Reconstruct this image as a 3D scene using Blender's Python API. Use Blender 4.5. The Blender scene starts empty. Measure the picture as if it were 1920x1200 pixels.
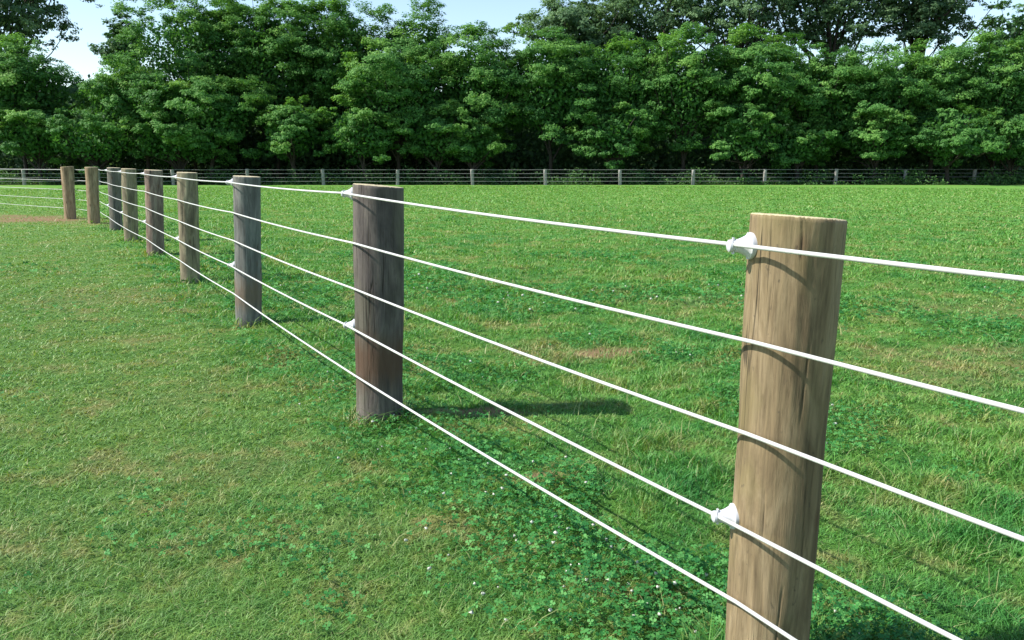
import bpy, math
import numpy as np
from mathutils import Vector, Matrix

# ------------------------------------------------------------------ camera, sky, sun
S = bpy.context.scene
C = S.collection
PITCH = math.radians(10.52)
CAM_H = 1.375
cam_d = bpy.data.cameras.new("camera")
cam = bpy.data.objects.new("camera", cam_d)
C.objects.link(cam)
cam.location = (0, 0, CAM_H)
cam.rotation_euler = (math.radians(90) - PITCH, 0, 0)
cam_d.sensor_width = 36.0
cam_d.lens = 30.0
cam_d.clip_start = 0.05
cam_d.clip_end = 3000
S.camera = cam

SUN_ELEV = math.radians(44.5)
# the sun stands to the left and a little behind the camera; light travels along (0.99, 0.14)
LX, LY = 0.988, 0.155
sun_d = bpy.data.lights.new("sun", 'SUN')
sun_d.energy = 4.8
sun_d.angle = math.radians(0.5)
sun_d.color = (1.0, 0.955, 0.88)
sun = bpy.data.objects.new("sun", sun_d)
C.objects.link(sun)
ldir = Vector((LX * math.cos(SUN_ELEV), LY * math.cos(SUN_ELEV), -math.sin(SUN_ELEV)))
sun.rotation_euler = ldir.to_track_quat('-Z', 'Y').to_euler()
sun.location = (-20, -3, 20)

W = bpy.data.worlds.new("World")
S.world = W
W.use_nodes = True
wt = W.node_tree
sky = wt.nodes.new('ShaderNodeTexSky')
sky.sky_type = 'NISHITA'
sky.sun_disc = False
sky.sun_elevation = SUN_ELEV
sky.sun_rotation = math.atan2(-LX, -LY)
sky.air_density = 1.0
sky.dust_density = 0.35
bg = wt.nodes['Background']
bg.inputs['Strength'].default_value = 0.145
wt.links.new(sky.outputs[0], bg.inputs[0])

S.view_settings.view_transform = 'Standard'
S.view_settings.look = 'None'
S.view_settings.exposure = 0.60
S.view_settings.gamma = 1.0
S.cycles.max_bounces = 6
S.cycles.diffuse_bounces = 3
S.cycles.transmission_bounces = 4
S.cycles.transparent_max_bounces = 6

rng = np.random.default_rng(7)

# ------------------------------------------------------------------ helpers
def tag(o, label=None, cat=None, group=None, kind=None):
    if label: o['label'] = label
    if cat: o['category'] = cat
    if group: o['group'] = group
    if kind: o['kind'] = kind
    return o

def empty(name, loc=(0, 0, 0)):
    o = bpy.data.objects.new(name, None)
    o.empty_display_size = 0.2
    o.location = loc
    C.objects.link(o)
    return o

def link(name, me, mat=None, parent=None):
    o = bpy.data.objects.new(name, me)
    C.objects.link(o)
    if mat is not None:
        me.materials.append(mat)
    if parent is not None:
        o.parent = parent
    return o

def np_mesh(name, V, F, smooth=False, attrs=None):
    """V (n,3), F (m,k) all faces of the same size"""
    me = bpy.data.meshes.new(name)
    V = np.ascontiguousarray(V, dtype=np.float32)
    F = np.ascontiguousarray(F, dtype=np.int32)
    m, k = F.shape
    me.vertices.add(len(V)); me.vertices.foreach_set('co', V.ravel())
    me.loops.add(m * k); me.loops.foreach_set('vertex_index', F.ravel())
    me.polygons.add(m)
    me.polygons.foreach_set('loop_start', np.arange(0, m * k, k, dtype=np.int32))
    me.polygons.foreach_set('loop_total', np.full(m, k, dtype=np.int32))
    if smooth:
        me.polygons.foreach_set('use_smooth', np.ones(m, dtype=bool))
    me.update(calc_edges=True)
    for nm, a in (attrs or {}).items():
        at = me.attributes.new(nm, 'FLOAT', 'POINT')
        at.data.foreach_set('value', np.ascontiguousarray(a, dtype=np.float32))
    return me

_tab = np.random.default_rng(3).random((256, 256))
def vnoise(x, y, s=1.0, o=0.0):
    """smooth 2-D value noise, 0..1"""
    x = np.asarray(x) * s + o * 17.3 + 500; y = np.asarray(y) * s + o * 9.1 + 500
    i = np.floor(x).astype(int); j = np.floor(y).astype(int)
    u = x - i; v = y - j
    u = u * u * (3 - 2 * u); v = v * v * (3 - 2 * v)
    t = lambda a, b: _tab[a & 255, b & 255]
    return (t(i, j) * (1 - u) + t(i + 1, j) * u) * (1 - v) + (t(i, j + 1) * (1 - u) + t(i + 1, j + 1) * u) * v

def fbm(x, y, s=1.0, o=0.0, n=3):
    r = 0; a = 0.5; w = 0
    for k in range(n):
        r = r + a * vnoise(x, y, s * 2 ** k, o + k); w += a; a *= 0.5
    return r / w

def smoothstep(a, b, x):
    t = np.clip((x - a) / (b - a), 0, 1)
    return t * t * (3 - 2 * t)

# ------------------------------------------------------------------ layout
# (x, y) of each near post's foot; measured line of the fence
POST = [(2.16, -0.22), (0.688, 2.12), (-0.72, 4.45), (-2.28, 7.27), (-3.75, 9.87), (-5.32, 12.7), (-6.68, 14.98),
        (-8.12, 17.56), (-9.48, 19.43), (-10.73, 20.84), (-16.6, 25.6)]
HP = 1.25
A = np.array(POST[1]); B = np.array(POST[7])
tdir = (B - A) / np.linalg.norm(B - A)
NL = np.array((-tdir[1], tdir[0]))          # towards the camera's left side of the fence (mown side)
if NL[0] > 0: NL = -NL
LINE_C = -float(NL @ A)

def fence_d(x, y):
    """signed distance to the near fence, positive on the mown side"""
    return x * NL[0] + y * NL[1] + LINE_C

def gz(x, y):
    x = np.asarray(x, float); y = np.asarray(y, float)
    r = np.hypot(x, y)
    drop = -0.46 * smoothstep(24, 66, y) - 0.0 * r
    und = (fbm(x, y, 0.5, 4.0, 2) - 0.5) * 0.035 * smoothstep(60, 20, r)
    lump = (fbm(x, y, 3.4, 21.0, 2) - 0.5) * 0.075 * smoothstep(22, 7, r) * (1 - 0.6 * smoothstep(0.2, 1.0, fence_d(x, y)))
    return drop + und + lump

def bare(x, y):
    """worn earth at the corner posts and a few scuffs, 0..1"""
    n = fbm(x, y, 1.6, 2.0, 3) - 0.5
    ux, uy = -0.79, 0.61
    a = (x + 11.6) * ux + (y - 20.9) * uy
    b = -(x + 11.6) * uy + (y - 20.9) * ux
    m = 0.95 * (1 - smoothstep(0.35, 1.25, np.hypot(a / 3.6, b / 1.15) + n * 1.3))
    for cx, cy, rx, ry in ((-0.22, 4.52, .34, .10), (0.66, 6.10, .36, .17), (0.12, 3.55, .10, .06)):
        m = np.maximum(m, 0.85 * (1 - smoothstep(0.5, 1.2, np.hypot((x - cx) / rx, (y - cy) / ry) + n * 1.2)))
    return m

def straw(x, y):
    """thin, dried-out turf patches, 0..1"""
    n = fbm(x, y, 3.2, 31.0, 3) - 0.5
    m = 0 * x
    for cx, cy, rx, ry, k in ((0.60, 6.05, .75, .34, 1.0), (3.1, 6.1, 1.0, .5, .8), (2.75, 5.3, .7, .35, .7), (-1.35, 3.75, .45, .28, .5),
                              (-3.9, 8.6, 1.1, .7, .6), (-1.9, 5.0, .45, .3, .35), (0.3, 4.7, .35, .14, .8), (-0.5, 3.0, .35, .2, .3),
                              (1.9, 8.3, 1.0, .5, .5), (-2.2, 2.9, .6, .3, .35), (4.6, 8.0, 1.2, .6, .5)):
        m = np.maximum(m, k * (1 - smoothstep(0.3, 1.25, np.hypot((x - cx) / rx, (y - cy) / ry) + n * 1.6)))
    return m

# ------------------------------------------------------------------ materials
def new_mat(name):
    m = bpy.data.materials.new(name)
    m.use_nodes = True
    nt = m.node_tree
    return m, nt, nt.nodes['Principled BSDF']

def N(nt, typ, **kw):
    n = nt.nodes.new(typ)
    for k, v in kw.items():
        setattr(n, k, v)
    return n

def ramp(nt, src, stops):
    r = N(nt, 'ShaderNodeValToRGB')
    e = r.color_ramp.elements
    while len(e) < len(stops): e.new(0.5)
    for el, (p, c) in zip(e, stops):
        el.position = p
        el.color = tuple(c) + (1,) if len(c) == 3 else c
    nt.links.new(src, r.inputs[0])
    return r.outputs[0]

def noise(nt, vec, scale, detail=3, rough=0.55, dist=0.0):
    n = N(nt, 'ShaderNodeTexNoise')
    n.inputs['Scale'].default_value = scale
    n.inputs['Detail'].default_value = detail
    n.inputs['Roughness'].default_value = rough
    n.inputs['Distortion'].default_value = dist
    if vec is not None: nt.links.new(vec, n.inputs['Vector'])
    return n.outputs['Fac']

def mix(nt, fac, a, b, blend='MIX'):
    m = N(nt, 'ShaderNodeMix', data_type='RGBA', blend_type=blend)
    for s, v in ((0, fac), (6, a), (7, b)):
        if isinstance(v, (int, float)): m.inputs[s].default_value = v
        elif isinstance(v, tuple): m.inputs[s].default_value = v + (1,) if len(v) == 3 else v
        else: nt.links.new(v, m.inputs[s])
    return m.outputs[2]

def math_(nt, op, a, b=0.0, clamp=False):
    m = N(nt, 'ShaderNodeMath', operation=op, use_clamp=clamp)
    for s, v in ((0, a), (1, b)):
        if isinstance(v, (int, float)): m.inputs[s].default_value = v
        else: nt.links.new(v, m.inputs[s])
    return m.outputs[0]

def turf_colour(nt):
    """natural turf colour by place: the same patches drive the soil sheet and the blades on it"""
    geo = N(nt, 'ShaderNodeNewGeometry')
    pos = geo.outputs['Position']
    flat = N(nt, 'ShaderNodeVectorMath', operation='MULTIPLY')
    flat.inputs[1].default_value = (1, 1, 0)
    nt.links.new(pos, flat.inputs[0])
    p = flat.outputs[0]
    big = noise(nt, p, 0.55, 3, 0.6)
    mid = noise(nt, p, 2.2, 4, 0.65)
    fine = noise(nt, p, 11.0, 4, 0.65)
    dot = N(nt, 'ShaderNodeVectorMath', operation='DOT_PRODUCT')
    dot.inputs[1].default_value = (float(NL[0]), float(NL[1]), 0)
    nt.links.new(p, dot.inputs[0])
    d = math_(nt, 'ADD', dot.outputs['Value'], LINE_C)
    mr = N(nt, 'ShaderNodeMapRange', interpolation_type='SMOOTHSTEP')
    nt.links.new(math_(nt, 'ADD', d, math_(nt, 'MULTIPLY', mid, 0.5)), mr.inputs[0])
    mr.inputs[1].default_value = 0.15; mr.inputs[2].default_value = 0.95
    mown = mr.outputs[0]
    g1 = ramp(nt, big, ((0.30, LUSH), (0.52, GREEN), (0.72, YELLOW)))
    g2 = ramp(nt, mid, ((0.32, LUSH), (0.5, GREEN), (0.66, YELLOW)))
    col = mix(nt, 0.5, g1, g2)
    col = mix(nt, math_(nt, 'MULTIPLY', mown, 0.5), col, MOWN)
    col = mix(nt, 0.7, col, ramp(nt, fine, ((0.34, (0.62, 0.80, 0.75)), (0.5, (1.0, 1.0, 1.0)), (0.64, (1.5, 1.25, 1.2)))), 'MULTIPLY')
    dry = ramp(nt, math_(nt, 'ADD', math_(nt, 'MULTIPLY', mid, 0.6), math_(nt, 'MULTIPLY', fine, 0.4)),
               ((0.515, (0, 0, 0)), (0.62, (1, 1, 1))))
    col = mix(nt, math_(nt, 'MULTIPLY', dry, 0.5), col, DRY)
    st = N(nt, 'ShaderNodeAttribute', attribute_name='straw')
    col = mix(nt, math_(nt, 'MULTIPLY', math_(nt, 'MULTIPLY', st.outputs['Fac'], ramp(nt, fine, ((0.40, (0.15, 0.15, 0.15)), (0.60, (1, 1, 1))))), 0.80), col, DRY)
    sx = N(nt, 'ShaderNodeSeparateXYZ'); nt.links.new(p, sx.inputs[0])
    far = N(nt, 'ShaderNodeMapRange', interpolation_type='SMOOTHSTEP')
    nt.links.new(sx.outputs[1], far.inputs[0])
    far.inputs[1].default_value = 9.0; far.inputs[2].default_value = 34.0
    col = mix(nt, math_(nt, 'MULTIPLY', far.outputs[0], 0.5), col, FIELD)
    return col, p, mid, fine

LUSH = (0.042, 0.230, 0.048)
GREEN = (0.112, 0.300, 0.048)
YELLOW = (0.235, 0.345, 0.080)
MOWN = (0.190, 0.320, 0.074)
DRY = (0.34, 0.28, 0.13)
FIELD = (0.165, 0.330, 0.060)
EARTH = (0.30, 0.20, 0.105)

def mat_ground():
    m, nt, bs = new_mat("turf_soil")
    col, p, mid, fine = turf_colour(nt)
    at = N(nt, 'ShaderNodeAttribute', attribute_name='bare')
    at2 = N(nt, 'ShaderNodeAttribute', attribute_name='litter')
    f2 = noise(nt, p, 60, 4, 0.7)
    f3 = noise(nt, p, 2.5, 6, 0.8)
    thatch = mix(nt, 0.4, col, (0.055, 0.065, 0.02))
    sx = N(nt, 'ShaderNodeSeparateXYZ'); nt.links.new(p, sx.inputs[0])
    far = N(nt, 'ShaderNodeMapRange'); nt.links.new(sx.outputs[1], far.inputs[0])
    far.inputs[1].default_value = 8.0; far.inputs[2].default_value = 40.0
    col = mix(nt, far.outputs[0], thatch, col)
    col = mix(nt, 0.55, col, ramp(nt, f2, ((0.3, (0.45, 0.45, 0.45)), (0.7, (1.4, 1.4, 1.4)))), 'MULTIPLY')
    col = mix(nt, 0.35, col, ramp(nt, f3, ((0.3, (0.55, 0.6, 0.5)), (0.7, (1.35, 1.3, 1.35)))), 'MULTIPLY')
    earth = mix(nt, fine, (0.20, 0.13, 0.07), EARTH)
    col = mix(nt, at.outputs['Fac'], col, earth)
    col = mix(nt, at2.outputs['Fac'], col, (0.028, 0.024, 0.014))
    nt.links.new(col, bs.inputs['Base Color'])
    bs.inputs['Roughness'].default_value = 0.95
    bs.inputs['Specular IOR Level'].default_value = 0.1
    bm = N(nt, 'ShaderNodeBump'); bm.inputs['Strength'].default_value = 0.9; bm.inputs['Distance'].default_value = 0.03
    nt.links.new(noise(nt, p, 28, 5, 0.75), bm.inputs['Height'])
    nt.links.new(bm.outputs[0], bs.inputs['Normal'])
    return m

def leafy(nt, bs, col, trans=0.35, rough=0.6, spec=0.25, tint=(1.35, 1.25, 0.6)):
    tr = N(nt, 'ShaderNodeBsdfTranslucent')
    nt.links.new(mix(nt, 1.0, col, tint, 'MULTIPLY'), tr.inputs['Color'])
    nt.links.new(col, bs.inputs['Base Color'])
    bs.inputs['Roughness'].default_value = rough
    bs.inputs['Specular IOR Level'].default_value = spec
    ms = N(nt, 'ShaderNodeMixShader')
    ms.inputs[0].default_value = trans
    nt.links.new(bs.outputs[0], ms.inputs[1])
    nt.links.new(tr.outputs[0], ms.inputs[2])
    nt.links.new(ms.outputs[0], nt.nodes['Material Output'].inputs['Surface'])

def mat_blades():
    m, nt, bs = new_mat("grass_blade")
    col, p, mid, fine = turf_colour(nt)
    at = N(nt, 'ShaderNodeAttribute', attribute_name='rnd')
    r = at.outputs['Fac']
    v = ramp(nt, r, ((0.0, (0.72, 0.80, 0.72)), (0.45, (1.0, 1.0, 1.0)), (0.82, (1.35, 1.2, 1.3)), (0.88, (1.4, 1.2, 1.4))))
    col = mix(nt, 1.0, col, v, 'MULTIPLY')
    deadm = ramp(nt, r, ((0.945, (0, 0, 0)), (0.955, (1, 1, 1))))
    col = mix(nt, math_(nt, 'MULTIPLY', deadm, 0.7), col, (0.36, 0.34, 0.16))
    leafy(nt, bs, col, 0.30, 0.5, 0.35)
    return m

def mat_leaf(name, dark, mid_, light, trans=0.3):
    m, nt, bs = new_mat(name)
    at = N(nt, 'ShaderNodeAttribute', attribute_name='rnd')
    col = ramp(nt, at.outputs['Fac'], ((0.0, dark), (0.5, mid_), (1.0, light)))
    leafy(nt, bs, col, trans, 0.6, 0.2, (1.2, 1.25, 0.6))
    return m

def mat_bark(name, a, b, scale=(6, 6, 1.2)):
    m, nt, bs = new_mat(name)
    tc = N(nt, 'ShaderNodeTexCoord')
    mp = N(nt, 'ShaderNodeMapping'); mp.inputs['Scale'].default_value = scale
    nt.links.new(tc.outputs['Object'], mp.inputs[0])
    f = noise(nt, mp.outputs[0], 1.5, 5, 0.7)
    nt.links.new(mix(nt, f, a, b), bs.inputs['Base Color'])
    bs.inputs['Roughness'].default_value = 0.9
    bm = N(nt, 'ShaderNodeBump'); bm.inputs['Distance'].default_value = 0.05
    nt.links.new(f, bm.inputs['Height']); nt.links.new(bm.outputs[0], bs.inputs['Normal'])
    return m

def mat_post(name, dark, midc, light, stain=None, stain_z=0.3, tint=(0.30, 0.27, 0.12), seed=0.0):
    """weathered round timber: vertical grain, streaks, checks, knots; a rust-brown stain band where the post has one"""
    m, nt, bs = new_mat(name)
    tc = N(nt, 'ShaderNodeTexCoord')
    def mp(sc):
        q = N(nt, 'ShaderNodeMapping'); q.inputs['Scale'].default_value = sc
        q.inputs['Location'].default_value = (seed, seed * 1.7, seed * 0.6)
        nt.links.new(tc.outputs['Object'], q.inputs[0]); return q.outputs[0]
    streak = noise(nt, mp((11, 11, 2.2)), 1.0, 6, 0.62, 1.1)
    grain = noise(nt, mp((85, 85, 5.5)), 1.0, 5, 0.72, 0.8)
    blot = noise(nt, mp((4.5, 4.5, 2.4)), 1.0, 4, 0.6)
    speck = noise(nt, mp((55, 55, 30)), 1.0, 3, 0.6)
    col = ramp(nt, streak, ((0.34, dark), (0.48, midc), (0.66, light)))
    col = mix(nt, 0.65, col, ramp(nt, grain, ((0.34, (0.50, 0.48, 0.46)), (0.5, (1.0, 1.0, 1.0)), (0.72, (1.3, 1.27, 1.2)))), 'MULTIPLY')
    col = mix(nt, ramp(nt, blot, ((0.50, (0, 0, 0)), (0.64, (0.75, 0.75, 0.75)))), col, mix(nt, 0.5, col, tint))
    col = mix(nt, ramp(nt, speck, ((0.66, (0, 0, 0)), (0.74, (0.7, 0.7, 0.7)))), col, (0.07, 0.055, 0.04))
    # knots
    vo = N(nt, 'ShaderNodeTexVoronoi', feature='F1'); vo.inputs['Scale'].default_value = 1.0
    nt.links.new(mp((7.0, 7.0, 3.4)), vo.inputs['Vector'])
    kn = ramp(nt, vo.outputs['Distance'], ((0.05, (1, 1, 1)), (0.15, (0, 0, 0))))
    col = mix(nt, math_(nt, 'MULTIPLY', kn, 0.75), col, (0.10, 0.055, 0.03))
    # drying checks: thin dark upright splits
    chk = noise(nt, mp((26, 26, 0.7)), 1.0, 2, 0.4, 0.15)
    ck = N(nt, 'ShaderNodeMath', operation='SUBTRACT'); nt.links.new(chk, ck.inputs[0]); ck.inputs[1].default_value = 0.5
    ab = math_(nt, 'ABSOLUTE', ck.outputs[0])
    line = ramp(nt, ab, ((0.004, (1, 1, 1)), (0.012, (0, 0, 0))))
    gate = ramp(nt, noise(nt, mp((5, 5, 1.2)), 1.0, 2), ((0.5, (0, 0, 0)), (0.58, (1, 1, 1))))
    cl = math_(nt, 'MULTIPLY', line, gate)
    col = mix(nt, math_(nt, 'MULTIPLY', cl, 0.8), col, (0.035, 0.028, 0.02))
    at = N(nt, 'ShaderNodeAttribute', attribute_name='crack')
    col = mix(nt, math_(nt, 'MULTIPLY', at.outputs['Fac'], 0.6), col, (0.035, 0.028, 0.02))
    if stain:
        sx = N(nt, 'ShaderNodeSeparateXYZ'); nt.links.new(tc.outputs['Object'], sx.inputs[0])
        w = math_(nt, 'ADD', sx.outputs[2], math_(nt, 'MULTIPLY', streak, 0.22))
        s1 = ramp(nt, w, ((stain_z - 0.02, (0, 0, 0)), (stain_z + 0.10, (1, 1, 1)), (stain_z + 0.20, (1, 1, 1)), (stain_z + 0.34, (0, 0, 0))))
        col = mix(nt, math_(nt, 'MULTIPLY', s1, 0.75), col, stain)
    # sawn top painted cream: the sunlight on it is put into the colour
    geo = N(nt, 'ShaderNodeNewGeometry')
    sn = N(nt, 'ShaderNodeSeparateXYZ'); nt.links.new(geo.outputs['Normal'], sn.inputs[0])
    up = ramp(nt, sn.outputs[2], ((0.6, (0, 0, 0)), (0.85, (1, 1, 1))))
    col = mix(nt, math_(nt, 'MULTIPLY', up, 0.8), col, (0.62, 0.54, 0.33))
    nt.links.new(col, bs.inputs['Base Color'])
    bs.inputs['Roughness'].default_value = 0.85
    bs.inputs['Specular IOR Level'].default_value = 0.25
    h = math_(nt, 'SUBTRACT', math_(nt, 'ADD', math_(nt, 'MULTIPLY', grain, 0.5), math_(nt, 'MULTIPLY', streak, 0.5)), cl)
    bm = N(nt, 'ShaderNodeBump'); bm.inputs['Strength'].default_value = 0.7; bm.inputs['Distance'].default_value = 0.006
    nt.links.new(h, bm.inputs['Height']); nt.links.new(bm.outputs[0], bs.inputs['Normal'])
    return m

def mat_plain(name, col, rough=0.5, spec=0.5, var=0.0):
    m, nt, bs = new_mat(name)
    if var:
        tc = N(nt, 'ShaderNodeTexCoord')
        f = noise(nt, tc.outputs['Object'], 14, 4, 0.7)
        lo = tuple(c * (1 - var) for c in col)
        nt.links.new(mix(nt, f, lo, col), bs.inputs['Base Color'])
    else:
        bs.inputs['Base Color'].default_value = col + (1,)
    bs.inputs['Roughness'].default_value = rough
    bs.inputs['Specular IOR Level'].default_value = spec
    return m

# ------------------------------------------------------------------ ground
def build_ground():
    ys = np.concatenate([np.linspace(-30, 0, 12, endpoint=False), np.arange(0, 12, 0.06), np.arange(12, 30, 0.25),
                         np.arange(30, 80, 1.0), np.array([80, 90, 110, 150, 220, 350, 600, 1000])])
    xs = np.concatenate([-np.array([1000, 500, 250, 120, 80, 60, 50, 40, 34, 28, 24]), np.arange(-20, -6, 0.25), np.arange(-6, 6, 0.06),
                         np.arange(6, 12, 0.5), np.array([14, 18, 24, 32, 40, 50, 60, 80, 120, 250, 500, 1000])])
    X, Y = np.meshgrid(xs, ys)
    Z = gz(X, Y)
    V = np.stack([X, Y, Z], -1).reshape(-1, 3)
    ny, nx = X.shape
    i = np.arange(ny - 1)[:, None] * nx + np.arange(nx - 1)[None]
    F = np.stack([i, i + 1, i + nx + 1, i + nx], -1).reshape(-1, 4)
    x, y = V[:, 0], V[:, 1]
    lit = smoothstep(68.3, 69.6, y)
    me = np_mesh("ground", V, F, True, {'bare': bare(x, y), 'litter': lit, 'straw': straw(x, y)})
    o = link("ground", me, mat_ground())
    tag(o, kind='structure')

build_ground()

# ------------------------------------------------------------------ grass
def build_grass(n=620000):
    r0, r1 = 1.3, 66.0
    d = r0 * (r1 / r0) ** rng.random(n)
    th = (rng.random(n) - 0.5) * math.radians(84)
    x = d * np.sin(th); y = d * np.cos(th)
    b = bare(x, y)
    keep = rng.random(n) > np.maximum(b * 0.93, straw(x, y) * 0.25)
    x, y, d = x[keep], y[keep], d[keep]
    n = len(x)
    fd = fence_d(x, y)
    lush = 1 - smoothstep(0.05, 0.75, fd + (fbm(x, y, 1.4, 5.0) - 0.5) * 1.1)     # unmown side and strip under the ropes
    lush *= 0.35 + 0.65 * smoothstep(0.35, 0.65, fbm(x, y, 0.9, 8.0))
    clump = smoothstep(0.25, 0.8, fbm(x, y, 6.5, 1.0, 2))
    stalk = rng.random(n) < 0.004 * (0.3 + lush)
    h = 0.011 + 0.011 * rng.random(n) + lush * (0.006 + 0.060 * clump ** 1.6 * rng.random(n) ** 0.7) + 0.010 * clump
    h = np.where(stalk, 0.05 + 0.05 * rng.random(n), h)
    # tufts against the feet of the posts
    for px, py in POST:
        q = np.hypot(x - px, y - py)
        h += 0.12 * rng.random(n) ** 1.5 * np.exp(-((q - 0.14) / 0.08) ** 2)
    w = np.maximum(0.0030, 0.0011 * d) * (0.7 + 0.6 * rng.random(n))
    h = np.maximum(h, 0.0009 * d)
    az = rng.random(n) * 2 * np.pi
    lean = (0.5 + 1.5 * rng.random(n)) * h * (1.15 - 0.45 * lush)
    ta = az + (rng.random(n) - 0.5) * 1.6 + np.pi / 2
    tx, ty = np.cos(ta), np.sin(ta)
    lx, ly = np.cos(az), np.sin(az)
    z = gz(x, y) - 0.004
    V = np.empty((n, 6, 3), np.float32)
    for k, (t, ww) in enumerate(((0.0, 0.5), (0.55, 0.42), (1.0, 0.08))):
        cx = x + lx * lean * t * t * 1.0; cy = y + ly * lean * t * t; cz = z + h * (t - 0.12 * t * t)
        for s, sg in ((0, -1), (1, 1)):
            V[:, 2 * k + s, 0] = cx + sg * tx * w * ww
            V[:, 2 * k + s, 1] = cy + sg * ty * w * ww
            V[:, 2 * k + s, 2] = cz
    base = np.arange(n)[:, None] * 6
    F = np.concatenate([base + np.array([0, 1, 3, 2]), base + np.array([2, 3, 5, 4])], 1).reshape(-1, 4)
    rnd = np.repeat(np.where(stalk, 0.99, rng.random(n)), 6)
    me = np_mesh("grass", V.reshape(-1, 3), F, False, {'rnd': rnd, 'straw': np.repeat(straw(x, y), 6)})
    o = link("grass", me, mat_blades())
    tag(o, "short green turf covering the paddock on both sides of the rope fence", "grass", kind='stuff')

build_grass()

def build_clover(n=26000):
    """three-leaved clover standing in the uncut strip and field side"""
    r0, r1 = 1.7, 13.0
    m = n * 5
    d = r0 * (r1 / r0) ** rng.random(m)
    th = (rng.random(m) - 0.5) * math.radians(78)
    x = d * np.sin(th); y = d * np.cos(th)
    fd = fence_d(x, y)
    p = (1 - smoothstep(0.0, 0.55, fd)) * smoothstep(0.47, 0.60, fbm(x, y, 1.1, 11.0))
    p = np.maximum(p, 0.9 * np.exp(-(fd / 0.35) ** 2) * smoothstep(0.4, 0.55, fbm(x, y, 2.2, 12.0)))
    p = np.maximum(p, 0.22 * (fd > 0.3) * smoothstep(0.56, 0.72, fbm(x, y, 1.5, 14.0)))
    p *= (1 - bare(x, y)) * (1 - straw(x, y))
    k = np.where(rng.random(m) < p)[0][:n]
    x, y, d = x[k], y[k], d[k]; n = len(x)
    s = np.maximum(0.011, 0.0020 * d) * (0.75 + 0.6 * rng.random(n))
    h = 0.016 + 0.042 * rng.random(n)
    c = np.stack([x, y, gz(x, y) + h], -1)
    a0 = rng.random(n) * 6.28
    tl = rng.normal(0, 0.5, (n, 2))
    up = np.stack([tl[:, 0], tl[:, 1], np.ones(n)], -1); up /= np.linalg.norm(up, axis=1)[:, None]
    V = np.empty((n, 3, 4, 3), np.float32)
    for j in range(3):
        a = a0 + j * 2.094
        u = np.stack([np.cos(a), np.sin(a), 0.15 + 0 * a], -1)
        u -= up * (u * up).sum(1)[:, None]
        v = np.cross(up, u)
        S1 = s[:, None]
        V[:, j, 0] = c
        V[:, j, 1] = c + u * S1 * 0.65 + v * S1 * 0.52 + up * S1 * 0.16
        V[:, j, 2] = c + u * S1 * 1.15
        V[:, j, 3] = c + u * S1 * 0.65 - v * S1 * 0.52 + up * S1 * 0.16
    F = np.arange(n * 12).reshape(-1, 4)
    rnd = np.repeat(rng.random(n), 12)
    me = np_mesh("clover", V.reshape(-1, 3), F, False, {'rnd': rnd})
    o = link("clover", me, mat_leaf("clover_leaf", (0.022, 0.140, 0.038), (0.055, 0.240, 0.052), (0.140, 0.38, 0.10), 0.3))
    tag(o, "darker clover leaves growing among the grass along the rope fence", "clover", kind='stuff')
    # white flower heads: little faceted balls
    m = 2600
    d = 1.9 * (11.0 / 1.9) ** rng.random(m)
    th = (rng.random(m) - 0.5) * math.radians(74)
    x = d * np.sin(th); y = d * np.cos(th); fd = fence_d(x, y)
    p = (1 - smoothstep(0.1, 0.5, fd)) * smoothstep(0.52, 0.66, fbm(x, y, 1.1, 11.0)) * 0.5
    p = np.maximum(p, 0.8 * np.exp(-(fd / 0.4) ** 2) * smoothstep(0.45, 0.6, fbm(x, y, 2.2, 12.0)) * smoothstep(7, 3, d))
    k = rng.random(m) < p * 0.55
    x, y, d = x[k], y[k], d[k]; n = len(x)
    la, lo = np.meshgrid(np.linspace(-1.35, 1.35, 5), np.linspace(0, 2 * np.pi, 8, endpoint=False), indexing='ij')
    ball = np.stack([np.cos(la) * np.cos(lo), np.cos(la) * np.sin(lo), np.sin(la) * 0.8], -1).reshape(-1, 3)
    f = []
    for i in range(4):
        for j in range(8):
            f.append((i * 8 + j, i * 8 + (j + 1) % 8, (i + 1) * 8 + (j + 1) % 8, (i + 1) * 8 + j))
    f = np.array(f)
    s = (0.003 + 0.0045 * rng.random(n)) * np.maximum(1, d / 5)
    jit = 1 + rng.normal(0, 0.32, (n, len(ball), 1))
    V = ball[None] * s[:, None, None] * jit
    V += np.stack([x, y, gz(x, y) + 0.025 + 0.03 * rng.random(n)], -1)[:, None]
    F = (f[None] + np.arange(n)[:, None, None] * len(ball)).reshape(-1, 4)
    me = np_mesh("clover_flowers", V.reshape(-1, 3), F, False)
    o = link("clover_flowers", me, mat_plain("clover_petals", (0.66, 0.68, 0.56), 0.8, 0.2, 0.35))
    tag(o, "small white clover blossoms dotted over the grass near the fence", "clover flowers", kind='stuff')

build_clover()

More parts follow.
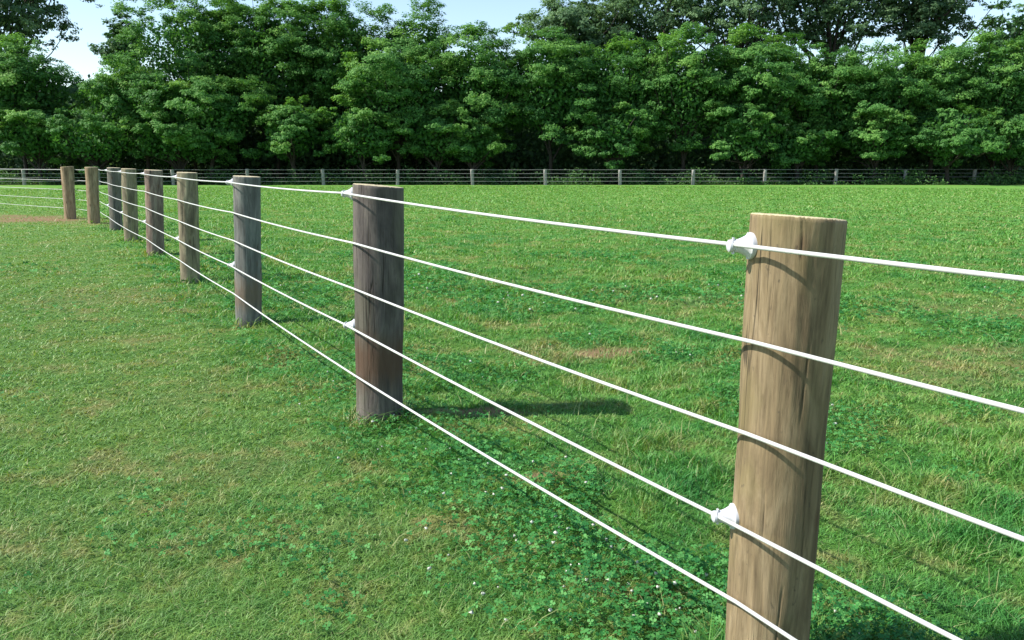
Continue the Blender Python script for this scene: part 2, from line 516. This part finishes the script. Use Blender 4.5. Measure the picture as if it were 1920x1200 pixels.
# ------------------------------------------------------------------ posts, insulators, ropes
def post_mesh(name, H, R0, R1, tiltx=0.0, tilty=0.0, seed=0, na=72, nz=90, chips=True, cracks=None):
    g = np.random.default_rng(seed)
    a = np.linspace(0, 2 * np.pi, na, endpoint=False)
    zs = np.concatenate([[-0.12], np.linspace(0.0, 1.0, nz) * H])
    ph = g.random(6) * 6.28
    crack = [(g.random() * 6.28, g.random() * 0.7, 0.25 + 0.5 * g.random(), 0.006 + 0.006 * g.random()) for _ in range(4)]
    if cracks: crack = cracks
    V = []; CK = []
    for z in zs:
        t = max(z, 0) / H
        r = R0 + (R1 - R0) * t
        rr = r * (1 + 0.012 * np.sin(2 * a + ph[0]) + 0.010 * np.sin(3 * a + ph[1] + z) + 0.008 * np.sin(5 * a + ph[2] + 2 * z))
        rr = rr * (1 + 0.010 * math.sin(z * 5 + ph[3]) + 0.006 * math.sin(z * 11 + ph[4]))
        rr = rr + 0.0022 * (vnoise(a * 2.2, np.full(na, z * 4.5), 1.0, seed + 9) - 0.5) * 2
        ck = np.zeros(na)
        rr = rr + 0.0016 * (vnoise(a * r * 60, np.full(na, z * 7), 1.0, seed) - 0.5) * 2
        for ca, c0, cl, cd in crack:
            u = (t - c0) / cl
            if 0 < u < 1:
                da = (a - ca - 0.04 * math.sin(z * 9 + ca) + np.pi) % (2 * np.pi) - np.pi
                e = min(1, math.sin(u * np.pi) * 2) * np.exp(-(da * r / (0.0013 if cracks else 0.003)) ** 2)
                rr = rr - cd * e; ck = np.maximum(ck, e)
        x = rr * np.cos(a); y = rr * np.sin(a)
        zz = z + t ** 6 * (x * -math.tan(tiltx) + y * math.tan(tilty)) if z > 0 else z + 0 * x
        V.append(np.stack([x, y, zz], -1)); CK.append(ck)
    rim = V[-1].copy()
    if chips:
        V[-1][:, 2] += 0.0022 * g.normal(0, 1, na) * (vnoise(a * 3, a * 0, 1.0, seed) > 0.55)
        for ca in g.random(2) * 6.28:
            da = (a - ca + np.pi) % (2 * np.pi) - np.pi
            V[-1][:, 2] -= 0.006 * np.exp(-(da / 0.13) ** 2)
    # rounded arris, then rings across the sawn top
    for s, dz in ((0.965, 0.004), (0.8, 0.005), (0.55, 0.005), (0.3, 0.006), (0.04, 0.006)):
        q = rim.copy(); c = rim.mean(0)
        q = c + (rim - c) * s; q[:, 2] += dz + (g.normal(0, 0.0006, na) if s > 0.1 else 0)
        V.append(q); CK.append(np.zeros(na))
    L = len(V)
    V = np.concatenate(V)
    i = np.arange(L - 1)[:, None] * na; j = np.arange(na)[None]; j2 = (j + 1) % na
    F = np.stack([i + j, i + j2, i + na + j2, i + na + j], -1).reshape(-1, 4)
    me = np_mesh(name, V, F, True, {'crack': np.concatenate(CK)})
    return me

def lathe(prof, n=28):
    """profile (axial, radius) about +X"""
    a = np.linspace(0, 2 * np.pi, n, endpoint=False)
    V = np.concatenate([np.stack([np.full(n, ax), r * np.cos(a), r * np.sin(a)], -1) for ax, r in prof])
    L = len(prof)
    i = np.arange(L - 1)[:, None] * n; j = np.arange(n)[None]; j2 = (j + 1) % n
    F = np.stack([i + j, i + n + j, i + n + j2, i + j2], -1).reshape(-1, 4)
    return V, F

def box_vf(c, s):
    c = np.array(c); s = np.array(s) / 2
    v = np.array([(x, y, z) for x in (-1, 1) for y in (-1, 1) for z in (-1, 1)]) * s + c
    f = np.array([(0, 1, 3, 2), (4, 6, 7, 5), (0, 4, 5, 1), (2, 3, 7, 6), (0, 2, 6, 4), (1, 5, 7, 3)])
    return v, f

def joinvf(parts):
    V = []; F = []; o = 0
    for v, f in parts:
        V.append(v); F.append(f + o); o += len(v)
    return np.concatenate(V), np.concatenate(F)

def insulator_mesh():
    body = lathe([(-.020, .001), (-.020, .034), (0.002, .0385), (0.007, .038), (0.010, .0325), (0.020, .0275), (0.032, .0225),
                  (0.044, .0190), (0.052, .0185), (0.055, .0145), (0.063, .0145), (0.066, .0180), (0.074, .0170), (0.079, .0110), (0.080, .001)])
    slot = box_vf((0.059, 0, 0), (0.006, 0.012, 0.046))
    nails = [box_vf((0.0085, 0, q), (0.006, 0.008, 0.008)) for q in (-0.0335, 0.0335)]
    V, F = joinvf([body, slot] + nails)
    V = V * np.array([0.74, 0.88, 0.88])
    me = np_mesh("insulator", V, F, True)
    me.set_sharp_from_angle(angle=math.radians(42))
    return me

ROPE_AX = 0.044
INS_DIR = Vector((-0.996, -0.06, 0)).normalized()   # the insulators are screwed into the side of the post           # where the rope sits in the insulator's groove
INS = insulator_mesh()
INS.materials.append(mat_plain("white_plastic", (0.66, 0.66, 0.68), 0.4, 0.4, 0.15))
PIN = np_mesh("pin", *lathe([(-.030, .0005), (-.030, .0028), (0.030, .0028), (0.030, .0005)], 12), True)
PIN.materials.append(INS.materials[0])

def rope_vf(pts, r, n=8, sag=0.0, seg=1):
    P = []
    for k in range(len(pts) - 1):
        a, b = np.array(pts[k], float), np.array(pts[k + 1], float)
        for s in range(seg):
            t = s / seg
            q = a + (b - a) * t; q[2] -= sag * 4 * t * (1 - t)
            P.append(q)
    P.append(np.array(pts[-1], float))
    P = np.array(P)
    T = np.gradient(P, axis=0); T /= np.linalg.norm(T, axis=1)[:, None]
    U = np.cross(T, (0, 0, 1)); U /= np.linalg.norm(U, axis=1)[:, None]
    Wv = np.cross(U, T)
    a = np.linspace(0, 2 * np.pi, n, endpoint=False)
    rr = np.broadcast_to(r, (len(P),))[:, None, None]
    V = P[:, None] + rr * (np.cos(a)[None, :, None] * U[:, None] + np.sin(a)[None, :, None] * Wv[:, None])
    V = V.reshape(-1, 3)
    i = np.arange(len(P) - 1)[:, None] * n; j = np.arange(n)[None]; j2 = (j + 1) % n
    F = np.stack([i + j, i + j2, i + n + j2, i + n + j], -1).reshape(-1, 4)
    return V, F

fence = empty("rope_fence", (float(A[0]), float(A[1]), 0))
tag(fence, "near paddock fence of round timber posts and five white ropes", "fence")
def to_fence(o):
    o.parent = fence
    o.location = Vector(o.location) - fence.location
    return o

TAN = mat_post("tan_timber", (0.145, 0.104, 0.058), (0.220, 0.162, 0.090), (0.320, 0.245, 0.145), tint=(0.190, 0.165, 0.060), seed=1.3)
BRN = mat_post("grey_brown_timber", (0.066, 0.056, 0.052), (0.105, 0.090, 0.080), (0.170, 0.146, 0.124),
               stain=(0.10, 0.052, 0.030), stain_z=0.30, tint=(0.13, 0.125, 0.075), seed=4.1)
GRY = mat_post("silver_grey_timber", (0.085, 0.083, 0.076), (0.140, 0.138, 0.126), (0.235, 0.228, 0.205),
               stain=(0.17, 0.12, 0.08), stain_z=0.22, tint=(0.12, 0.15, 0.13), seed=7.7)
DRK = mat_post("dark_grey_timber", (0.085, 0.078, 0.070), (0.135, 0.122, 0.108), (0.21, 0.19, 0.16), tint=(0.14, 0.14, 0.09), seed=6.3)
OLV = mat_post("olive_timber", (0.12, 0.10, 0.065), (0.20, 0.17, 0.11), (0.34, 0.30, 0.19), tint=(0.24, 0.22, 0.09), seed=2.9)
RED = mat_post("reddish_timber", (0.11, 0.085, 0.070), (0.19, 0.14, 0.11), (0.31, 0.26, 0.20), tint=(0.26, 0.12, 0.08), seed=9.2)
WRM = mat_post("warm_timber", (0.17, 0.125, 0.075), (0.27, 0.20, 0.12), (0.38, 0.30, 0.19), tint=(0.30, 0.17, 0.09), seed=5.6)

# foot radius, top radius, lean x of the top, top cut tilt x / y (deg), material, label, insulators
PD = [
    (0.118, 0.125, 0.0, 2, 2, TAN, None, True),
    (0.108, 0.1155, 0.020, 3.6, -2.6, TAN, "tan post with upright cracks, nearest and tallest in the photo", True),
    (0.124, 0.130, 0.031, 3.6, -1.2, BRN, "dark grey brown post with a reddish stain low down", True),
    (0.110, 0.114, 0.052, 1.0, 0, GRY, "silver grey post, third of the row from the right", True),
    (0.108, 0.112, 0.049, 0.5, 0, OLV, None, True),
    (0.122, 0.124, 0.065, 0.5, 0, RED, "post with reddish brown streaks", True),
    (0.120, 0.124, 0.056, 0, 0, OLV, None, True),
    (0.122, 0.126, 0.052, 0, 0, DRK, None, True),
    (0.125, 0.135, 0.052, -2, 0, WRM, "warm tan corner post where the ropes turn left", False),
    (0.128, 0.142, 0.033, -5, 0, WRM, "leaning warm tan post left of the corner on worn earth", False),
    (0.125, 0.135, 0.03, 0, 0, WRM, None, False),
]
NH = Vector((float(NL[0]), float(NL[1]), 0))
ROPE_Z = [1.200, 0.950, 0.715, 0.500, 0.260]
ROPE_AT = {0: (1.182, .920, .670, .405, .105), 1: (1.170, .938, .702, .458, .243), 2: (1.212, .965, .728, .522, .265),
           3: (1.203, .956, .722, .503, .265), 9: (1.185, .93, .70, .47, .245), 10: (1.185, .93, .70, .47, .245)}
HOLD = (0, 3)                                    # ropes carried by an insulator
paths = [[] for _ in range(5)]
for k, ((px, py), (r0, r1, lean, tx, ty, mt, lab, ins)) in enumerate(zip(POST, PD)):
    gzk = float(gz(px, py))
    me = post_mesh("post", HP - (0.013 if k == 1 else 0), r0, r1, math.radians(tx), math.radians(ty), 20 + k,
                   na=(260 if k == 1 else 72), nz=(150 if k == 1 else 90),
                   cracks=([(4.80, .60, .17, .005), (4.47, .92, .08, .003), (4.62, .08, .18, .004), (5.05, .28, .30, .004), (4.1, .34, .12, .003), (3.9, .76, .12, .003)] if k == 1 else None))
    o = link("post", me, mt)
    o.location = (px, py, 0)
    o.rotation_euler = (0, math.atan2(lean, HP), 0 if k != 1 else 0.0)
    if lab: o['label'] = lab
    to_fence(o)
    lm = o.rotation_euler.to_matrix()
    for i, z in enumerate(ROPE_AT.get(k, ROPE_Z)):
        rz = r0 + (r1 - r0) * z / HP
        c = Vector((px, py, 0)) + lm @ Vector((0, 0, z))
        if k <= 7:
            if i in HOLD:
                paths[i].append(tuple(c + INS_DIR * (rz + ROPE_AX) + Vector((0, 0, 0.004)) + NH * 0.006))
            else:
                paths[i].append(tuple(c + NH * (rz + 0.013)))
            if i in HOLD and ins:
                q = link("insulator", INS if True else None)
                q.parent = o
                wm = Matrix.Translation(c + INS_DIR * (rz + 0.001)) @ Matrix.Rotation(math.atan2(INS_DIR.y, INS_DIR.x), 4, 'Z')
                q.matrix_local = (Matrix.Translation((px, py, 0)) @ lm.to_4x4()).inverted() @ wm
        elif k == 8:
            d = Vector((0.62, 0.785, 0))
            paths[i].append(tuple(c + d * (rz + 0.012)))
        else:
            d = Vector((0.62, 0.785, 0))
            paths[i].append(tuple(c + d * (rz + 0.012)))
ROPE = mat_plain("white_rope", (0.64, 0.64, 0.60), 0.55, 0.3, 0.25)
for i in range(5):
    V, F = rope_vf(paths[i], 0.0053, 12, 0.010, 14)
    V = V - np.array([A[0], A[1], 0])
    o = link("rope", np_mesh("rope", V, F, True), ROPE, fence)

# ------------------------------------------------------------------ far fence
FY = 68.5
far_x = [-80, 57, 195, 333, 470, 611, 748, 887, 1022, 1160, 1295, 1428, 1559, 1687, 1815, 1942]
def far_pos(px):
    t = max(0.0, (px - 960) / 960)
    Y = FY + 4.0 * t * t
    return (px - 960) / 1600 * Y * 1.0, Y
fx0, fy0 = far_pos(960)
ffence = empty("rail_fence", (fx0, fy0, float(gz(fx0, fy0))))
tag(ffence, "distant fence of pale grey posts and thin pale ropes before the trees", "fence")
FP = mat_bark("pale_grey_post", (0.20, 0.19, 0.17), (0.36, 0.35, 0.32))
FR = mat_plain("weathered_rope", (0.26, 0.26, 0.25), 0.8, 0.2)
fpath = [[] for _ in range(4)]
g2 = np.random.default_rng(5)
for px in far_x:
    X, Y = far_pos(px); Z = float(gz(X, Y))
    hh = 1.25 + g2.normal(0, 0.04)
    me = post_mesh("post", hh, 0.135, 0.14, 0, 0, int(px) + 300, 16, 8, False)
    o = link("post", me, FP); o.parent = ffence
    o.location = Vector((X, Y, Z - 0.02)) - ffence.location
    o.rotation_euler = (0, g2.normal(0, 0.022), 0)
    for i, z in enumerate((1.20, 0.90, 0.60, 0.30)):
        fpath[i].append((X, Y - 0.16, Z + z))
for i in range(4):
    V, F = rope_vf(fpath[i], 0.016, 6, 0.01, 4)
    V = V - np.array(ffence.location)
    link("rope", np_mesh("rope", V, F, True), FR, ffence)

# ------------------------------------------------------------------ trees
def tube(pts, rad, n=7):
    P = np.array(pts, float)
    T = np.gradient(P, axis=0); T /= np.linalg.norm(T, axis=1)[:, None] + 1e-9
    ref = np.where(np.abs(T[:, 2:3]) > 0.9, np.array([[1.0, 0, 0]]), np.array([[0, 0, 1.0]]))
    U = np.cross(T, ref); U /= np.linalg.norm(U, axis=1)[:, None] + 1e-9
    Wv = np.cross(U, T)
    a = np.linspace(0, 2 * np.pi, n, endpoint=False)
    r = np.array(rad)[:, None, None]
    V = (P[:, None] + r * (np.cos(a)[None, :, None] * U[:, None] + np.sin(a)[None, :, None] * Wv[:, None])).reshape(-1, 3)
    i = np.arange(len(P) - 1)[:, None] * n; j = np.arange(n)[None]; j2 = (j + 1) % n
    F = np.stack([i + j, i + j2, i + n + j2, i + n + j], -1).reshape(-1, 4)
    return V, F

def unit(v):
    return v / (np.linalg.norm(v, axis=-1, keepdims=True) + 1e-9)

def leaves(g, c, nrm, size):
    """one bent diamond per leaf clump, facing roughly nrm"""
    n = len(c)
    t = unit(np.cross(nrm, g.normal(0, 1, (n, 3))))
    b = np.cross(nrm, t)
    s = size[:, None]
    V = np.empty((n, 4, 3), np.float32)
    V[:, 0] = c - t * s * 0.62
    V[:, 1] = c + b * s * 0.36 - nrm * s * 0.08
    V[:, 2] = c + t * s * 0.62 - nrm * s * 0.12
    V[:, 3] = c - b * s * 0.36 - nrm * s * 0.08
    return V

def make_tree(g, H, rx, zb, ncl, lpc, lsize, flat=0.5, clr=(0.7, 1.25), limbs=9, trunk_r=0.16, spread=0.35, extra=()):
    """returns trunk (V,F) and crown (V,F,rnd) of a spreading tree of height H, crown half width rx, crown bottom zb"""
    cz = (H + zb) / 2; rz = (H - zb) / 2
    # clump centres through the crown: most near the outside
    u = unit(g.normal(0, 1, (ncl, 3)))
    u[:, 2] = np.abs(u[:, 2]) * np.where(g.random(ncl) < 0.68, 1, -1)
    rad = 0.45 + 0.55 * g.random(ncl) ** 0.45
    lob = 1 + 0.16 * np.sin(3 * np.arctan2(u[:, 1], u[:, 0]) + g.random() * 6) + 0.12 * np.sin(5 * u[:, 2] + g.random() * 6)
    K = u * rad[:, None] * lob[:, None] * np.array([rx, rx * 0.85, rz])
    K[:, 2] = np.minimum(K[:, 2], rz * 0.93) + cz
    cr = clr[0] + (clr[1] - clr[0]) * g.random(ncl)
    for ex in extra:
        K = np.concatenate([K, [ex[:3]]]); cr = np.append(cr, ex[3])
    ncl = len(K)
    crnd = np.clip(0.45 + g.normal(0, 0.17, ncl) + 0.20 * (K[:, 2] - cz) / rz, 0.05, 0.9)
    # each clump is a ragged little dome made of several sprays
    cnt = (lpc * (cr / cr.mean()) ** 2).astype(int)
    idx = np.repeat(np.arange(ncl), cnt)
    n = len(idx)
    nsub = 9
    sub = unit(g.normal(0, 1, (ncl, nsub, 3))) * np.array([1, 1, flat]) * (0.35 + 0.65 * g.random((ncl, nsub, 1)))
    sub[:, :, 2] += 0.12
    si = g.integers(0, nsub, n)
    cc = K[idx] + sub[idx, si] * cr[idx, None]
    off = unit(g.normal(0, 1, (n, 3))) * (g.random((n, 1)) ** 0.5) * np.array([1, 1, 0.5])
    c = cc + off * cr[idx, None] * 0.42
    outw = unit(np.concatenate([(K[idx] - np.array([0, 0, cz])) * np.array([1, 1, 0.7]), ], 1))
    nr = unit(outw * 0.70 + off * 0.60 + np.array([0, 0, 0.80]) + g.normal(0, 0.42, (n, 3)))
    sz = lsize * (0.6 + 0.8 * g.random(n))
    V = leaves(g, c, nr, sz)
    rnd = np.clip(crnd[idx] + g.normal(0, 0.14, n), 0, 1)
    # sparser inner foliage, coloured darker to stand in for shade inside the crown
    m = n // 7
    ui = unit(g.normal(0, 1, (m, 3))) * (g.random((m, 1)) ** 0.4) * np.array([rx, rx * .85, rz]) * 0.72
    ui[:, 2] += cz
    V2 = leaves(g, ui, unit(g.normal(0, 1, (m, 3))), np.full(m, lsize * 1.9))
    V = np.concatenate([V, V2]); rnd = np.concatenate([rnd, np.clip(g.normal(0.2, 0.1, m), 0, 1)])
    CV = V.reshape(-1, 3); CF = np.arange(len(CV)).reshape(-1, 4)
    # trunk and limbs
    parts = []
    hz = zb + (H - zb) * 0.22
    lean = g.normal(0, 0.25, 2)
    tp = [np.array([0, 0, -0.2])]
    for s in np.linspace(0.15, 1, 6):
        tp.append(np.array([lean[0] * s * s + g.normal(0, .04), lean[1] * s * s + g.normal(0, .04), hz * s]))
    parts.append(tube(tp, np.linspace(trunk_r * 1.15, trunk_r * 0.7, len(tp)), 9))
    sel = g.choice(ncl, min(limbs + 8, ncl), replace=False)
    for q, ci in enumerate(sel):
        t0 = 0.35 + 0.65 * g.random()
        i0 = t0 * (len(tp) - 1); a = int(i0); fr = i0 - a
        p0 = tp[a] * (1 - fr) + tp[min(a + 1, len(tp) - 1)] * fr
        p3 = K[ci]
        mid1 = p0 + (p3 - p0) * 0.35 + np.array([0, 0, 0.15 * np.linalg.norm(p3 - p0)]) * g.random() + g.normal(0, .12, 3)
        mid2 = p0 + (p3 - p0) * 0.7 + g.normal(0, .18, 3)
        rr = trunk_r * (0.62 if q < limbs else 0.35)
        parts.append(tube([p0, mid1, mid2, p3], [rr, rr * .7, rr * .42, rr * .14], 6))
    TV, TF = joinvf(parts)
    return (TV, TF), (CV, CF, np.repeat(rnd, 4))

LEAF_F = mat_leaf("fresh_leaf", (0.042, 0.128, 0.034), (0.102, 0.255, 0.056), (0.225, 0.410, 0.095), 0.40)
LEAF_B = mat_leaf("dull_leaf", (0.050, 0.105, 0.050), (0.115, 0.215, 0.095), (0.230, 0.360, 0.165), 0.40)
LEAF_P = mat_leaf("pale_leaf", (0.030, 0.085, 0.030), (0.070, 0.165, 0.050), (0.140, 0.26, 0.075), 0.3)
BARK = mat_bark("dark_bark", (0.020, 0.016, 0.012), (0.055, 0.044, 0.034))

def px_to(px, py, Y):
    """world X and Z seen at photo pixel (px, py) at distance Y, for laying the wood out at its real place"""
    u = (px - 960) / 1600; v = (600 - py) / 1600
    fy_ = math.cos(PITCH) + v * math.sin(PITCH)
    k = Y / fy_
    return u * k, CAM_H + k * (-math.sin(PITCH) + v * math.cos(PITCH))

def plant_tree(seed, px, top, hw, Y, bottom, label, name="broadleaf_tree", mat=LEAF_F, ncl=70, lpc=230, ls=0.20, group="trees along the far fence",
               cat="tree", **kw):
    g = np.random.default_rng(seed)
    X, zt = px_to(px, top, Y)
    _, zb = px_to(px, bottom, Y)
    g0 = float(gz(X, Y))
    rx = hw / 1600 * Y
    (TV, TF), (CV, CF, rnd) = make_tree(g, zt - g0, rx, max(0.15, zb - g0), ncl, lpc, ls, **kw)
    root = empty(name, (X, Y, g0))
    tag(root, label, cat, group)
    link("trunk", np_mesh("trunk", TV, TF, True), BARK, root)
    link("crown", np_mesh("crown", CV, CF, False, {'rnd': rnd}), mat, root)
    return root

FRONT = [
    # seed, centre px, top px, half width px, distance, crown bottom px, label
    (101, 25, 72, 112, 73, 250, "bushy tree at the left edge with sunlit top below the taller dark tree"),
    (102, 175, 205, 105, 70.2, 318, "low spreading bush tree behind the leftmost fence posts"),
    (103, 260, 112, 110, 72.5, 290, "bright leafy tree right of the open sky gap"),
    (104, 345, -22, 122, 75.5, 250, "tall rounded tree rising right of the sky gap on the left"),
    (105, 385, 135, 95, 71.5, 300, "mid height tree with sunlit domed crown in front of taller ones"),
    (122, 430, -16, 92, 78, 240, "tall tree squeezed between two others at the top left of the wood"),
    (106, 505, -18, 95, 76, 230, "tall tree left of the dark limbs and small sky hole"),
    (107, 545, 180, 62, 71, 310, "small tree with arching sunlit branch above the second post of the far row"),
    (123, 590, 2, 80, 79, 200, "tall tree directly behind the dark bare limbs"),
    (108, 650, -4, 92, 76.5, 190, "tall tree whose crown leans over the dark bare limbs"),
    (109, 775, 0, 98, 77, 200, "tall tree left of the pale central sky"),
    (110, 740, 82, 112, 72.5, 260, "broad bright tree right of the dark limbs"),
    (111, 680, 185, 75, 70.6, 318, "low drooping tree touching the far fence behind the stained post"),
    (112, 905, 50, 98, 74, 230, "rounded tree under the pale central sky"),
    (113, 1035, 55, 100, 73.4, 225, "bright topped tree under the left end of the tall back trees"),
    (114, 1165, 62, 96, 74, 215, "leafy tree above a hanging sunlit branch near the centre"),
    (115, 1290, 58, 98, 73.2, 220, "dense tree with dark hollow beneath, right of centre"),
    (116, 1420, 52, 100, 73.6, 215, "tree with a bright bough jutting forward, above the tan post"),
    (117, 1545, 80, 92, 74.4, 215, "darker tree right of the jutting bright bough"),
    (118, 1660, 88, 88, 73.4, 225, "low topped tree beneath the sky holes in the back trees"),
    (119, 1765, 78, 92, 74.6, 225, "yellow green tree behind the low sunlit bush tree"),
    (120, 1885, 62, 100, 73.6, 235, "tree at the right edge below the right sky gap"),
    (124, 330, 215, 92, 70.9, 316, "low shaded bush tree behind the olive and reddish posts"),
    (125, 60, 190, 70, 70.8, 316, "low bush tree at the far left with a small sunlit top"),
    (127, 885, 232, 66, 71.4, 316, "dim low bush tree in the hollow left of centre"),
    (131, 1500, 232, 70, 71.9, 316, "dim low bush tree above the right half of the nearest post"),
    (126, 820, 195, 80, 71.6, 316, "low bush tree left of the dark hollow near the centre"),
    (128, 1150, 195, 78, 71.2, 314, "low bush tree with one pale sunlit bough, just right of centre"),
    (130, 1400, 190, 80, 71.4, 314, "low bush tree with layered boughs, above the nearest post"),
    (132, 1650, 205, 72, 71.6, 316, "low bush tree left of the brightest low bush tree"),
    (133, 1910, 205, 75, 71.2, 316, "low bush tree cut by the right edge"),
    (121, 1790, 196, 98, 70.4, 312, "low sunlit bush tree standing forward at the far right"),
]
for s, px, top, hw, Y, bot, lab in FRONT:
    low = top > 170
    plant_tree(s, px, top, hw * 1.08, Y, bot if low else max(bot, 288), lab, ncl=(36 if low else 88), lpc=(420 if low else 430), ls=0.16, clr=(0.55, 1.05) if low else (0.8, 1.45),
               flat=0.45)
BACK = [
    (201, -10, -120, 130, 92, 120, "tall dark tree reaching over the left edge beside the sky gap", LEAF_B),
    (202, 225, 22, 42, 80, 170, "slender pale tree standing in the left sky gap", LEAF_P),
    (203, 1085, -10, 110, 95, 150, "leftmost of the tall dull green back trees", LEAF_B),
    (204, 1230, -90, 120, 97, 170, "tall back tree with sky showing through beside its trunk", LEAF_B),
    (205, 1400, -120, 130, 94, 150, "tall grey green back tree right of the small sky hole", LEAF_B),
    (206, 1570, -110, 130, 96, 120, "large dark back tree with sky glinting under its crown", LEAF_B),
    (207, 1740, -90, 100, 95, 110, "last tall dark tree before the right sky gap", LEAF_B),
    (208, 1905, 0, 66, 84, 160, "pale thin tree filling the upper right corner", LEAF_P),
]
for s, px, top, hw, Y, bot, lab, mt in BACK:
    small = hw < 80
    plant_tree(s, px, top, hw, Y, bot, lab, name="tall_tree", mat=mt, ncl=(34 if small else 115), lpc=(170 if small else 200), ls=0.22,
               clr=(0.6, 1.1) if small else (0.8, 1.5), trunk_r=(0.12 if small else 0.35), limbs=14, flat=0.5, group="taller trees behind the front row")

# undergrowth: thicket behind the first trunks, inner shade put into its dark leaf colour
def build_thicket():
    g = np.random.default_rng(77)
    n = 190000
    x = -75 + 150 * g.random(n); y = 75 + 27 * g.random(n)
    top = 2.0 + np.minimum(y - 75, 16) * 0.32 + 4.5 * fbm(x, y, 0.3, 3.0)
    z = -0.46 + top * g.random(n) ** 0.8
    V = leaves(g, np.stack([x, y, z], -1), unit(g.normal(0, 1, (n, 3)) + np.array([0, 0, .6])), (0.34 + 0.02 * (y - 75)) * (0.6 + 0.9 * g.random(n)))
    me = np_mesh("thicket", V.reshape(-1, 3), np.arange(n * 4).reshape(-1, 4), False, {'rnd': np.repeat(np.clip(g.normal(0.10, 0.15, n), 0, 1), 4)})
    tag(link("thicket", me, LEAF_B), "dark undergrowth filling the wood behind the first trunks", "undergrowth", kind='stuff')
    # weeds and saplings at the wood's edge, just beyond the far fence
    n = 26000; nc = 330
    cx = -46 + 92 * g.random(nc); cy = 69.1 + 2.6 * g.random(nc); chh = 0.25 + 1.3 * g.random(nc) ** 2.0
    k = g.integers(0, nc, n)
    x = cx[k] + g.normal(0, 0.36, n); y = cy[k] + g.normal(0, 0.2, n)
    z = gz(x, y) + chh[k] * g.random(n)
    V = leaves(g, np.stack([x, y, z], -1), unit(g.normal(0, .7, (n, 3)) + np.array([0, -.1, .8])), 0.13 * (0.6 + 0.9 * g.random(n)))
    me = np_mesh("weeds", V.reshape(-1, 3), np.arange(n * 4).reshape(-1, 4), False, {'rnd': np.repeat(np.clip(g.normal(0.6, 0.2, n), 0, 1), 4)})
    tag(link("weeds", me, LEAF_P), "scattered weeds at the foot of the wood beyond the far fence", "weeds", kind='stuff')
build_thicket()
